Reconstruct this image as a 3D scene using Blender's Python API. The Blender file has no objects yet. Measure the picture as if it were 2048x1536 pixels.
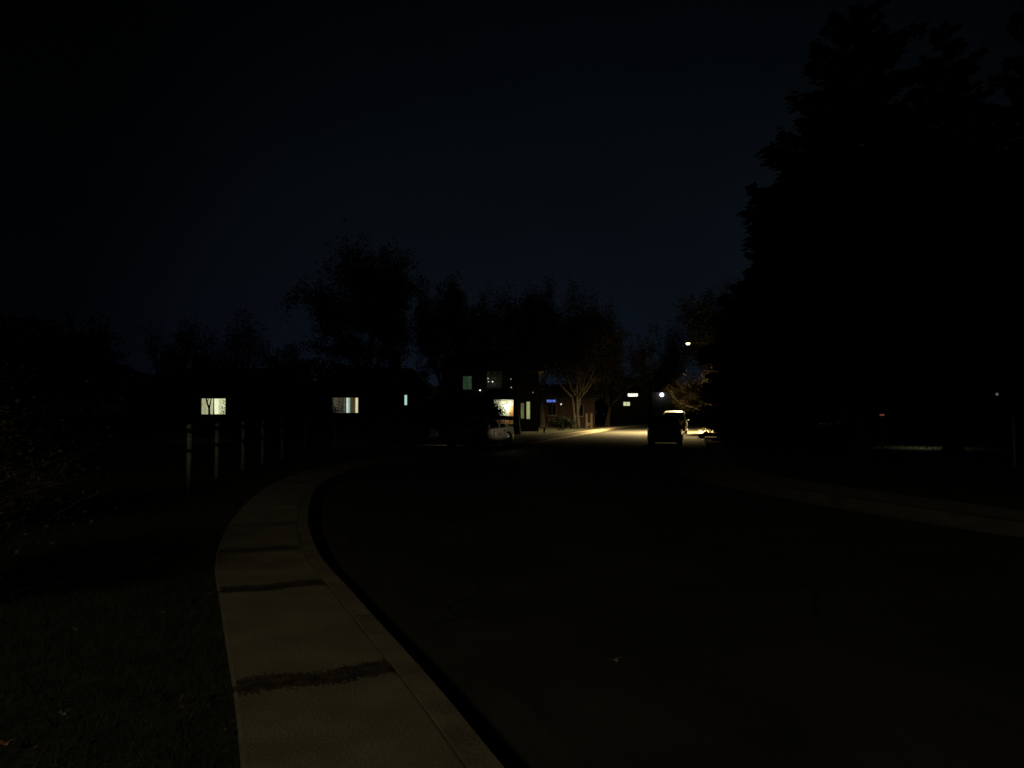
import bpy, math, random
import numpy as np
from mathutils import Vector, Matrix
R = math.radians
S = bpy.context.scene
C = S.collection

# ---------------------------------------------------------------- camera
EYE = 1.6; F = 1538.0; PITCH = math.atan(60/F)
cam = bpy.data.objects.new('camera', bpy.data.cameras.new('camera')); C.objects.link(cam)
cam.location = (0, 0, EYE); cam.rotation_euler = (R(90)+PITCH, 0, 0)
cam.data.sensor_width = 36; cam.data.lens = F/2048*36
cam.data.clip_end = 4000; cam.data.clip_start = 0.05
S.camera = cam
S.view_settings.view_transform = 'Standard'; S.view_settings.look = 'None'
S.view_settings.exposure = 0; S.view_settings.gamma = 1

# ---------------------------------------------------------------- night sky: dark blue, town glow low over the end of the street
W = bpy.data.worlds.new('World'); S.world = W; W.use_nodes = True
nt = W.node_tree; nt.nodes.clear(); L = nt.links.new
def wn(t, **k):
    n = nt.nodes.new(t)
    for a, v in k.items(): setattr(n, a, v)
    return n
tc = wn('ShaderNodeTexCoord'); nrm = wn('ShaderNodeVectorMath', operation='NORMALIZE'); L(tc.outputs['Generated'], nrm.inputs[0])
sep = wn('ShaderNodeSeparateXYZ'); L(nrm.outputs[0], sep.inputs[0])
elev = wn('ShaderNodeMapRange', clamp=True); L(sep.outputs['Z'], elev.inputs[0])
elev.inputs[1].default_value = 0.0; elev.inputs[2].default_value = 0.56
cr = wn('ShaderNodeValToRGB'); L(elev.outputs[0], cr.inputs[0])
def srgb(r, g, b): return tuple(((c/255)/12.92 if c/255 <= .04045 else ((c/255+.055)/1.055)**2.4) for c in (r, g, b)) + (1,)
e = cr.color_ramp.elements
e[0].position = 0; e[0].color = srgb(10.5, 16, 26); e[1].position = 1; e[1].color = srgb(1.2, 2.3, 4)
x = e.new(.28); x.color = srgb(7.3, 11.5, 17)
x = e.new(.62); x.color = srgb(4.1, 7, 10)
dotn = wn('ShaderNodeVectorMath', operation='DOT_PRODUCT'); L(nrm.outputs[0], dotn.inputs[0])
gd = Vector((math.tan(R(9)), 1, .12)).normalized(); dotn.inputs[1].default_value = gd
gl = wn('ShaderNodeMapRange', clamp=True, interpolation_type='SMOOTHSTEP'); L(dotn.outputs['Value'], gl.inputs[0])
gl.inputs[1].default_value = .76; gl.inputs[2].default_value = 1.0; gl.inputs[3].default_value = .24; gl.inputs[4].default_value = 1.3
nz = wn('ShaderNodeTexNoise'); nz.inputs['Scale'].default_value = 2.4; nz.inputs['Detail'].default_value = 3; L(nrm.outputs[0], nz.inputs['Vector'])
nm = wn('ShaderNodeMapRange'); L(nz.outputs['Fac'], nm.inputs[0]); nm.inputs[3].default_value = .55; nm.inputs[4].default_value = 1.45
m1 = wn('ShaderNodeMath', operation='MULTIPLY'); L(gl.outputs[0], m1.inputs[0]); L(nm.outputs[0], m1.inputs[1])
bg = wn('ShaderNodeBackground'); L(cr.outputs[0], bg.inputs[0]); L(m1.outputs[0], bg.inputs[1])
wo = wn('ShaderNodeOutputWorld'); L(bg.outputs[0], wo.inputs[0])

# ---------------------------------------------------------------- helpers
def at(px, py, Y):
    """the point at depth Y (metres along +Y) seen at photo pixel px, py"""
    u = (px-1024)/F; v = (768-py)/F
    d = Vector((u, math.cos(PITCH)-v*math.sin(PITCH), math.sin(PITCH)+v*math.cos(PITCH)))
    return Vector((d.x*Y/d.y, Y, EYE+d.z*Y/d.y))
def PX(px, Y): return at(px, 828, Y).x
def PZ(py, Y): return at(1024, py, Y).z

def tag(o, label=None, cat=None, group=None, kind=None):
    if label: o['label'] = label
    if cat: o['category'] = cat
    if group: o['group'] = group
    if kind: o['kind'] = kind
    return o
def empty(name, label, cat, loc=(0, 0, 0), rz=0, group=None):
    o = bpy.data.objects.new(name, None); C.objects.link(o); o.location = loc; o.rotation_euler = (0, 0, rz)
    o.empty_display_size = .2
    return tag(o, label, cat, group)

class MB:
    def __init__(s): s.v = []; s.f = []
    def add(s, vs, fs):
        n = len(s.v); s.v += [tuple(v) for v in vs]; s.f += [tuple(i+n for i in f) for f in fs]; return s
    def quad(s, *p): return s.add(p, [tuple(range(len(p)))])
    def box(s, x0, x1, y0, y1, z0, z1):
        vs = [(x, y, z) for z in (z0, z1) for y in (y0, y1) for x in (x0, x1)]
        return s.add(vs, [(0, 2, 3, 1), (4, 5, 7, 6), (0, 1, 5, 4), (2, 6, 7, 3), (0, 4, 6, 2), (1, 3, 7, 5)])
    def tube(s, pts, rad, n=8, cap=True):
        pts = [Vector(p) for p in pts]
        if not isinstance(rad, (list, tuple)): rad = [rad]*len(pts)
        vs = []; up = None
        for i, p in enumerate(pts):
            t = (pts[min(i+1, len(pts)-1)]-pts[max(i-1, 0)])
            if t.length < 1e-9: t = Vector((0, 0, 1))
            t.normalize()
            if up is None: up = Vector((1, 0, 0)) if abs(t.x) < .8 else Vector((0, 1, 0))
            a = t.cross(up)
            if a.length < 1e-4: a = t.orthogonal()
            a.normalize(); b = t.cross(a); up = -b if False else a.cross(t)
            for k in range(n):
                q = 2*math.pi*k/n; vs.append(p+(a*math.cos(q)+b*math.sin(q))*rad[i])
        fs = [(i*n+k, i*n+(k+1) % n, (i+1)*n+(k+1) % n, (i+1)*n+k) for i in range(len(pts)-1) for k in range(n)]
        if cap: fs += [tuple(range(n))[::-1], tuple((len(pts)-1)*n+k for k in range(n))]
        return s.add(vs, fs)
    def lathe(s, prof, c=(0, 0, 0), n=16, axis='z'):
        vs = []
        for r, h in prof:
            for k in range(n):
                q = 2*math.pi*k/n; a, b = r*math.cos(q), r*math.sin(q)
                p = (a, b, h) if axis == 'z' else ((a, h, b) if axis == 'y' else (h, a, b))
                vs.append((p[0]+c[0], p[1]+c[1], p[2]+c[2]))
        m = len(prof)
        fs = [(i*n+k, i*n+(k+1) % n, (i+1)*n+(k+1) % n, (i+1)*n+k) for i in range(m-1) for k in range(n)]
        fs += [tuple(range(n))[::-1], tuple((m-1)*n+k for k in range(n))]
        return s.add(vs, fs)
    def ell(s, c, r, n=14, m=8):
        k = len(s.v); s.lathe([(math.sin(q*math.pi/m)+.0005, -math.cos(q*math.pi/m)) for q in range(m+1)], (0, 0, 0), n)
        s.v[k:] = [(c[0]+v[0]*r[0], c[1]+v[1]*r[1], c[2]+v[2]*r[2]) for v in s.v[k:]]; return s
    def build(s, name, mat, parent=None, smooth=False, loc=None, bevel=0):
        me = bpy.data.meshes.new(name); me.from_pydata(s.v, [], s.f); me.update()
        if smooth: me.polygons.foreach_set('use_smooth', [True]*len(me.polygons))
        me.materials.append(mat)
        o = bpy.data.objects.new(name, me); C.objects.link(o)
        if parent: o.parent = parent
        if loc is not None: o.location = loc
        if bevel:
            b = o.modifiers.new('bevel', 'BEVEL'); b.width = bevel; b.segments = 2; b.limit_method = 'ANGLE'
        return o

def np_mesh(name, verts, k, mat, parent=None):
    """mesh from an (n*k, 3) array where every k vertices are one face"""
    verts = np.asarray(verts, dtype=np.float32).reshape(-1, 3); nf = len(verts)//k
    me = bpy.data.meshes.new(name); me.vertices.add(len(verts)); me.loops.add(nf*k); me.polygons.add(nf)
    me.vertices.foreach_set('co', verts.ravel()); me.loops.foreach_set('vertex_index', np.arange(nf*k, dtype=np.int32))
    me.polygons.foreach_set('loop_start', np.arange(0, nf*k, k, dtype=np.int32))
    me.update(calc_edges=True); me.materials.append(mat)
    o = bpy.data.objects.new(name, me); C.objects.link(o)
    if parent: o.parent = parent
    return o

def mat(name, col, rough=.8, var=.3, scale=8, bump=0, bscale=40, metal=0, spec=.5, emit=None, estr=0, coat=0, col2=None, island=False, detail=6):
    m = bpy.data.materials.new(name); m.use_nodes = True; t = m.node_tree; b = t.nodes['Principled BSDF']
    b.inputs['Roughness'].default_value = rough; b.inputs['Metallic'].default_value = metal
    b.inputs['Specular IOR Level'].default_value = spec; b.inputs['Coat Weight'].default_value = coat
    co = t.nodes.new('ShaderNodeTexCoord')
    if var or col2:
        c2 = col2 if col2 else tuple(c*(1-var) for c in col)
        c1 = col if col2 else tuple(min(1, c*(1+var)) for c in col)
        n = t.nodes.new('ShaderNodeTexNoise'); n.inputs['Scale'].default_value = scale; n.inputs['Detail'].default_value = detail
        t.links.new(co.outputs['Object'], n.inputs['Vector'])
        r = t.nodes.new('ShaderNodeValToRGB'); r.color_ramp.elements[0].position = .35; r.color_ramp.elements[1].position = .65
        r.color_ramp.elements[0].color = (*c2, 1); r.color_ramp.elements[1].color = (*c1, 1)
        if island:
            g = t.nodes.new('ShaderNodeNewGeometry'); mx = t.nodes.new('ShaderNodeMath'); mx.operation = 'AVERAGE' if False else 'ADD'
            ml = t.nodes.new('ShaderNodeMath'); ml.operation = 'MULTIPLY'; ml.inputs[1].default_value = .5
            t.links.new(n.outputs['Fac'], mx.inputs[0]); t.links.new(g.outputs['Random Per Island'], mx.inputs[1])
            t.links.new(mx.outputs[0], ml.inputs[0]); t.links.new(ml.outputs[0], r.inputs[0])
        else: t.links.new(n.outputs['Fac'], r.inputs[0])
        t.links.new(r.outputs[0], b.inputs['Base Color'])
    else: b.inputs['Base Color'].default_value = (*col, 1)
    if bump:
        n2 = t.nodes.new('ShaderNodeTexNoise'); n2.inputs['Scale'].default_value = bscale; n2.inputs['Detail'].default_value = 4
        t.links.new(co.outputs['Object'], n2.inputs['Vector'])
        bp = t.nodes.new('ShaderNodeBump'); bp.inputs['Strength'].default_value = bump; bp.inputs['Distance'].default_value = .02
        t.links.new(n2.outputs['Fac'], bp.inputs['Height']); t.links.new(bp.outputs[0], b.inputs['Normal'])
    if emit:
        b.inputs['Emission Color'].default_value = (*emit, 1); b.inputs['Emission Strength'].default_value = estr
    return m
def glow(name, rgb, s=1.0, var=0, scale=3):
    """something that gives off light; rgb as it shows (0..255)"""
    c = srgb(*rgb)[:3]; m = mat(name, (.3, .3, .3), .6, 0, emit=c, estr=s)
    if var:
        t = m.node_tree; b = t.nodes['Principled BSDF']; co = t.nodes.new('ShaderNodeTexCoord')
        n = t.nodes.new('ShaderNodeTexNoise'); n.inputs['Scale'].default_value = scale; t.links.new(co.outputs['Object'], n.inputs['Vector'])
        r = t.nodes.new('ShaderNodeMapRange'); r.inputs[1].default_value = .3; r.inputs[2].default_value = .7
        r.inputs[3].default_value = s*(1-var); r.inputs[4].default_value = s*(1+var)
        t.links.new(n.outputs['Fac'], r.inputs[0]); t.links.new(r.outputs[0], b.inputs['Emission Strength'])
    return m

M = dict(
    asphalt=mat('asphalt', (.055, .053, .045), .8, scale=.6, var=.35, bump=.6, bscale=60),
    concrete=mat('concrete', (.32, .28, .2), .85, scale=2.2, var=.16, bump=.35, bscale=50),
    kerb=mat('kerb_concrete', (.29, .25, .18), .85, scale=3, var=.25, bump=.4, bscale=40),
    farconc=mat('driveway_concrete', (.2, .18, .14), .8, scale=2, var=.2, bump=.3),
    kerbdark=mat('dark_kerb', (.13, .11, .075), .9, scale=2, var=.3, bump=.4),  # kerb concrete darkened to offset lamplight on the right kerb face
    pan=mat('gutter_pan', (.085, .07, .046), .9, scale=1.6, col2=(.04, .035, .025), bump=.4),
    soil_and_shade=mat('joint_dirt_and_shade', (.11, .085, .055), 1, scale=14, var=.5, bump=.6, bscale=60),  # dark earth colour, also used for the imitated shade at the joints
    lawn=mat('lawn', (.05, .055, .022), 1, scale=3, col2=(.022, .026, .012), bump=1, bscale=30),
    base=mat('far_ground', (.02, .025, .012), 1, scale=.05, var=.3),
    blade=mat('grass_blade', (.05, .058, .024), .95, scale=1.5, col2=(.022, .027, .011), island=True),
    deadleaf=mat('dead_leaf', (.16, .11, .06), .8, scale=9, col2=(.06, .035, .018), island=True),
    bark=mat('bark', (.045, .037, .028), .95, scale=6, var=.4, bump=1, bscale=18),
    palebark=mat('pale_bark', (.028, .021, .014), .95, scale=7, var=.4, bump=1, bscale=14),
    twig=mat('twig', (.03, .025, .018), .95, scale=3, var=.4),
    leaf=mat('leaf', (.05, .06, .028), .8, scale=.5, col2=(.018, .024, .01), island=True, spec=.08),
    brownleaf=mat('brown_leaf', (.09, .068, .035), .8, scale=.7, col2=(.04, .03, .016), island=True),
    darkbrown=mat('dark_brown_leaf', (.014, .011, .007), .9, scale=.7, col2=(.005, .004, .003), island=True, spec=.05),
    litleaf=mat('lamplit_leaf', (.045, .036, .013), 1, scale=1.3, col2=(.014, .011, .004), island=True, spec=0),  # the yellow cast of lamplight is put into this leaf colour
    needle=mat('needles', (.022, .032, .02), .9, scale=.5, col2=(.008, .012, .008), island=True, spec=.1),
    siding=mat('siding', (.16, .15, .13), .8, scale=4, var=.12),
    darkwall=mat('shaded_siding', (.028, .026, .022), .85, scale=4, var=.15),  # night shade on the house walls is put into the siding colour
    brick=mat('brick', (.04, .024, .019), .9, scale=6, var=.3, bump=.4),
    whitep=mat('white_paint', (.55, .55, .5), .6, scale=4, var=.1),
    paint=mat('trim_paint', (.13, .12, .10), .6, scale=4, var=.1),
    cream=mat('cream_render', (.62, .66, .46), .8, scale=3, var=.08),
    shingle=mat('shingle', (.045, .042, .04), .95, scale=9, var=.4, bump=.5, bscale=12),
    darkglass=mat('dark_glass', (.01, .012, .015), .06, 0, spec=.6),
    wood=mat('wood', (.075, .05, .03), .8, scale=7, var=.3, bump=.3),
    door=mat('door_wood', (.75, .42, .16), .5, scale=5, var=.15),
    postw=mat('weathered_post', (.34, .34, .32), .5, scale=9, var=.3, bump=.3),
    rail=mat('fence_rail', (.03, .028, .022), .9, scale=9, var=.3),
    darksteel=mat('dark_painted_steel', (.012, .012, .011), .7, scale=12, var=.15, spec=.2),
    steel=mat('galvanised_steel', (.35, .35, .34), .45, scale=12, var=.15, metal=.8),
    tyre=mat('rubber', (.006, .006, .006), .95, scale=20, var=.2),
    chrome=mat('chrome', (.85, .85, .85), .09, 0, metal=1),
    plastic=mat('black_plastic', (.012, .012, .012), .5, scale=20, var=.2),
    plate=mat('plate_paint', (.5, .5, .48), .5, scale=12, var=.1),
    redlens=mat('red_lens', (.25, .01, .01), .12, 0, spec=.8),
    clearlens=mat('clear_lens', (.7, .7, .72), .1, 0, metal=.7),
)
random.seed(7)
def cracks(m, scale, width, col):
    t = m.node_tree; b = t.nodes['Principled BSDF']; src = b.inputs['Base Color'].links[0].from_socket; co = t.nodes.new('ShaderNodeTexCoord')
    n = t.nodes.new('ShaderNodeTexNoise'); n.inputs['Scale'].default_value = 1.3; n.inputs['Detail'].default_value = 5; t.links.new(co.outputs['Object'], n.inputs['Vector'])
    mx = t.nodes.new('ShaderNodeMixRGB'); mx.inputs[0].default_value = .35; t.links.new(co.outputs['Object'], mx.inputs[1]); t.links.new(n.outputs['Color'], mx.inputs[2])
    v = t.nodes.new('ShaderNodeTexVoronoi'); v.feature = 'DISTANCE_TO_EDGE'; v.inputs['Scale'].default_value = scale; t.links.new(mx.outputs[0], v.inputs['Vector'])
    r = t.nodes.new('ShaderNodeMapRange'); r.inputs[1].default_value = width*.3; r.inputs[2].default_value = width; t.links.new(v.outputs['Distance'], r.inputs[0])
    m2 = t.nodes.new('ShaderNodeMixRGB'); t.links.new(r.outputs[0], m2.inputs[0]); m2.inputs[1].default_value = (*col, 1); t.links.new(src, m2.inputs[2]); t.links.new(m2.outputs[0], b.inputs['Base Color'])
cracks(M['asphalt'], .38, .006, (.012, .012, .011))

# ---------------------------------------------------------------- street layout: left kerb line, 10 m road, right kerb line
KP = [(12, -30), (6.2, -12), (3.0, -4), (1.4, 0), (.68, 1.8), (.01, 3.48), (-.47, 4.71), (-1.34, 6.8), (-2.3, 9.2), (-3.3, 12.6), (-4.3, 17.3),
      (-4.62, 21.6), (-4.15, 26.2), (-2.9, 30.8), (-.3, 39.7), (3.7, 56), (9.6, 80), (14.2, 98), (22, 116), (36, 134), (62, 150), (110, 165)]
def catmull(P, step=.35):
    out = []
    for i in range(1, len(P)-2):
        p0, p1, p2, p3 = [np.array(p, float) for p in P[i-1:i+3]]
        n = max(2, int(np.linalg.norm(p2-p1)/(step if p1[1] < 40 else 1.5)))
        for k in range(n):
            t = k/n; out.append(.5*((2*p1)+(-p0+p2)*t+(2*p0-5*p1+4*p2-p3)*t*t+(-p0+3*p1-3*p2+p3)*t**3))
    return np.array(out)
K = catmull(KP)
T = np.gradient(K, axis=0); T /= np.linalg.norm(T, axis=1)[:, None]
N = np.stack([T[:, 1], -T[:, 0]], 1)                       # to the right of the direction of travel
arc = np.concatenate([[0], np.cumsum(np.linalg.norm(np.diff(K, axis=0), axis=1))])
def off(d): return K+N*d
RZ = -.165
def strip(a, b, za, zb, mb=None, close=False):
    mb = mb or MB(); n = len(a)
    vs = [(p[0], p[1], za) for p in a]+[(p[0], p[1], zb) for p in b]
    return mb.add(vs, [(i, n+i, n+i+1, i+1) for i in range(n-1)])
def kx(Y): return float(np.interp(Y, K[:, 1], K[:, 0]))
def rx(Y):
    o = off(10.0); return float(np.interp(Y, o[:, 1], o[:, 0]))
def hdg(Y):                                                 # heading of the street at depth Y, radians to the right of +Y
    i = int(np.argmin(abs(K[:, 1]-Y))); return math.atan2(T[i, 0], T[i, 1])

g = MB(); g.quad((-1500, -300, -.35), (1500, -300, -.35), (1500, 2500, -.35), (-1500, 2500, -.35))
tag(g.build('ground', M['base']), kind='structure')
tag(strip(off(-.02), off(10.02), RZ, RZ).build('road', M['asphalt']), kind='structure')
# gutters: concrete pans 4 mm over the asphalt
tag(strip(off(9.55), off(10.0), RZ+.004, RZ+.004).build('gutter', M['kerb']), kind='structure')
tag(strip(off(.0), off(.52), RZ+.004, RZ+.004).build('gutter', M['pan']), kind='structure')
def kerb(d0, d1, name, m_):
    mb = MB(); a, b = off(d0), off(d1)                      # d0 back edge, d1 street edge, rounded nose
    s = 1 if d1 > d0 else -1
    c = off(d1-.02*s)
    n = len(a); rows = [(a, -.2), (a, .004), (c, .004), (b, -.016), (off(d1+.05*s), RZ-.05)]
    vs = [(p[0], p[1], z) for r, z in rows for p in r]
    fs = [(r*n+i, (r+1)*n+i, (r+1)*n+i+1, r*n+i+1) for r in range(4) for i in range(n-1)]
    mb.add(vs, fs); return tag(mb.build(name, m_), kind='structure')
kerb(-.17, 0, 'kerb', M['kerb']); kerb(10.17, 10.0, 'kerb', M['kerbdark'])
def kerb_joints(d0, d1):
    mb = MB(); s_ = 1 if d1 > d0 else -1; L_ = float(arc[-1]); a = 1.3
    while a < L_-60:
        def pt(ar, d, z): return (np.interp(ar, arc, K[:, 0])+np.interp(ar, arc, N[:, 0])*d, np.interp(ar, arc, K[:, 1])+np.interp(ar, arc, N[:, 1])*d, z)
        prof_ = [(d0, .0065), (d1-.02*s_, .0065), (d1+.003*s_, -.014), (d1+.04*s_, RZ+.012)]
        for (da, za), (db, zb) in zip(prof_[:-1], prof_[1:]): mb.quad(pt(a-.007, da, za), pt(a+.007, da, za), pt(a+.007, db, zb), pt(a-.007, db, zb))
        a += 3.05
    return tag(mb.build('kerb_joints', M['soil_and_shade']), kind='structure')
kerb_joints(-.168, 0); kerb_joints(10.168, 10.0)
# left pavement: individual slabs about 2.05 m long laid on a dirt bed, with open joints
SWL = -1.13
tag(strip(off(SWL), off(-.175), -.007, -.007).build('pavement_bed', M['soil_and_shade']), kind='structure')
def slabs(d0, d1, name, s_list):
    mb = MB(); rnd = random.Random(3)
    for s0, s1, gap in s_list:
        m = 7; ss = np.linspace(s0+gap/2, s1-gap/2, m); dz = rnd.uniform(0, .003); tilt = rnd.uniform(-.003, .003)
        base = len(mb.v); vs = []
        for j, sv in enumerate(ss):
            cx, cy = np.interp(sv, arc, K[:, 0]), np.interp(sv, arc, K[:, 1]); nx, ny = np.interp(sv, arc, N[:, 0]), np.interp(sv, arc, N[:, 1])
            z = dz+tilt*(j/(m-1)-.5)
            for d in (d0, d0+.02, d1-.015, d1):
                vs.append((cx+nx*d, cy+ny*d, z-(.003 if d in (d0, d1) else 0)))
            vs.append((cx+nx*d0, cy+ny*d0, -.06)); vs.append((cx+nx*d1, cy+ny*d1, -.06))
        fs = []
        for j in range(m-1):
            a = j*6; b = a+6
            fs += [(a+q, a+q+1, b+q+1, b+q) for q in range(3)]+[(a+4, a, b, b+4), (a+3, a+5, b+5, b+3)]
        fs += [(0, 4, 5, 3, 2, 1), tuple((m-1)*6+q for q in (0, 1, 2, 3, 5, 4))]
        mb.add(vs, fs)
    return tag(mb.build(name, M['concrete']), kind='structure')
sj = [float(np.interp(y, K[:, 1], arc)) for y in (-12, -6, 0.3, 2.6, 4.98, 7.45, 9.35, 11.4)]
while sj[-1] < np.interp(95, K[:, 1], arc): sj.append(sj[-1]+2.05)
gaps = [.02, .02, .02, .03, .12, .11, .06, .04]+[.03]*200  # near joints widened so the dark bed imitates shade bands
segs = [(sj[i], sj[i+1], min(gaps[i], gaps[i+1])) for i in range(len(sj)-1)]
def slabs2():
    out = []
    for i in range(len(sj)-1):
        out.append((sj[i]+(gaps[i]/2), sj[i+1]-(gaps[i+1]/2), 0))
    return out
slabs(SWL, -.178, 'pavement', slabs2())
g = np.random.default_rng(12); P = []                        # dark flakes that imitate soft shade across the pavement joints
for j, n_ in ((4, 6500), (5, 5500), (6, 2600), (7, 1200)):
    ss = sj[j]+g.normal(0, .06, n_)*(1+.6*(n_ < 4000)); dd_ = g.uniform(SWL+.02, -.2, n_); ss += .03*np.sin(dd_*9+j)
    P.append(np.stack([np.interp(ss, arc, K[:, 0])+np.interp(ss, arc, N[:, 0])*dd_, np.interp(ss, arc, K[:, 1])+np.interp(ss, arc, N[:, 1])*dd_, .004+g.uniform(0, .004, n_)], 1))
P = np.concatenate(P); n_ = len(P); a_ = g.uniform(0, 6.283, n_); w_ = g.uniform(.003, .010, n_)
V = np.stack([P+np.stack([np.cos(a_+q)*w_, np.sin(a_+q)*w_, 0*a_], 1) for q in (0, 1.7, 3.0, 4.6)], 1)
tag(np_mesh('joint_shade', V, 4, M['soil_and_shade']), kind='stuff', cat='joint_shade', label='dark flakes imitating shade along the pavement joints')
tag(strip(off(10.175), off(11.4), .0, .0).build('pavement', M['concrete']), kind='structure')
# lawns either side reaching out
a = off(SWL-.002); b = a.copy(); b[:, 0] = -260
tag(strip(a, b, -.012, .0).build('lawn', M['lawn']), kind='structure')
a = off(11.4); b = a.copy(); b[:, 0] = 300
tag(strip(a, b, -.012, .0).build('lawn', M['lawn']), kind='structure')
# left driveway under the parked sedan, right driveway beneath the street lamp
dv = MB(); dv.quad((kx(33.2)-1.25, 33.0, .006), (kx(39.5)-1.3, 39.5, .006), (-10.5, 41.6, .006), (-10.5, 35.6, .006))
tag(dv.build('driveway', M['farconc']), kind='structure')
# ---------------------------------------------------------------- grass and fallen leaves
def scatter_blades(name, n, fn, h0, h1, w, seed, m):
    r = np.random.default_rng(seed); P = fn(r, n); n = len(P)
    h = r.uniform(h0, h1, n); a = r.uniform(0, 6.283, n); w_ = w*r.uniform(.6, 1.4, n)
    dx, dy = np.cos(a)*w_, np.sin(a)*w_; lx, ly = r.normal(0, .5, n)*h, r.normal(0, .5, n)*h
    V = np.empty((n, 3, 3)); V[:, 0] = P-np.stack([dx, dy, 0*h], 1); V[:, 1] = P+np.stack([dx, dy, 0*h], 1); V[:, 2] = P+np.stack([lx, ly, h], 1)
    return np_mesh(name, V, 3, m)
def left_area(y0, y1, wmax, power=1.6):
    def f(r, n):
        y = y0+(y1-y0)*r.uniform(0, 1, n)**power; x = np.interp(y, K[:, 1], off(SWL)[:, 0])-.02-wmax*r.uniform(0, 1, n)**1.3
        x = np.interp(y, off(SWL)[:, 1], off(SWL)[:, 0])-.02-wmax*r.uniform(0, 1, n)
        return np.stack([x, y, np.full(n, -.012)], 1)
    return f
tag(scatter_blades('grass', 60000, left_area(1.5, 26, 5), .03, .085, .004, 1, M['blade']), kind='stuff', cat='grass', label='short rough grass beside the left pavement')
def right_area(r, n):
    y = 9+30*r.uniform(0, 1, n)**1.3; o = off(11.42); x = np.interp(y, o[:, 1], o[:, 0])+14*r.uniform(0, 1, n); return np.stack([x, y, np.full(n, -.01)], 1)
tag(scatter_blades('grass', 30000, right_area, .04, .09, .008, 2, M['blade']), kind='stuff', cat='grass', label='grass of the verge beyond the right pavement')
def leaves(name, P, s0, s1, seed, m, parent=None, flat=.35, k=4):
    """leaf shaped quads; flat = how level they lie"""
    r = np.random.default_rng(seed); n = len(P); s = r.uniform(s0, s1, n)
    a = r.normal(0, 1, (n, 3)); a[:, 2] *= flat; a /= np.linalg.norm(a, axis=1)[:, None]
    b = r.normal(0, 1, (n, 3)); b[:, 2] *= flat; b -= (b*a).sum(1)[:, None]*a; b /= np.linalg.norm(b, axis=1)[:, None]
    a *= s[:, None]; b *= (s*r.uniform(.35, .7, n))[:, None]
    V = np.stack([P-a, P+b, P+a, P-b], 1)
    return np_mesh(name, V, 4, m, parent)
r = np.random.default_rng(5); P = left_area(1.8, 14, 4.5)(r, 420); P[:, 2] = .03
tag(leaves('leaf_litter', P, .015, .04, 6, M['deadleaf'], flat=.2), kind='stuff', cat='leaves', label='dry fallen leaves strewn over the left lawn')
def one_leaf(name, px, py, size, label, m, z=0.0, rz=0.3):
    Y = 2461/(py-828)*(EYE-z)/EYE; p = at(px, py, Y)
    mb = MB(); n = 10; pts = []
    for k in range(n):
        q = 2*math.pi*k/n; rr = size*(1+.35*math.cos(5*q)); pts.append((rr*math.cos(q)*1.4, rr*math.sin(q), .012*math.cos(2*q)+.012))
    mb.add(pts+[(0, 0, .004)], [(k, (k+1) % n, n) for k in range(n)])
    mb.add([(size*1.3, -.002, .01), (size*2.2, -.002, .02), (size*2.2, .002, .02), (size*1.3, .002, .01)], [(0, 1, 2, 3)])
    o = mb.build(name, m, loc=(p.x, p.y, z+.004)); o.rotation_euler.z = rz; return tag(o, label, 'leaf')
one_leaf('fallen_leaf', 1228, 1316, .03, 'pale dry leaf lying alone on the dark asphalt', mat('leaf_pale', (.26, .23, .18), .7), RZ)
one_leaf('fallen_leaf', 12, 1478, .022, 'orange brown leaf on the grass in the bottom left corner', mat('leaf_orange', (.5, .22, .1), .7), .03)
one_leaf('fallen_leaf', 128, 1420, .017, 'small grey leaf on the grass right of the orange leaf', mat('leaf_grey', (.3, .28, .22), .7), .03)
one_leaf('fallen_leaf', 152, 1256, .014, 'small pale leaf on the lawn farther up from the grey leaf', mat('leaf_tan', (.3, .27, .18), .7), .03)

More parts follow.
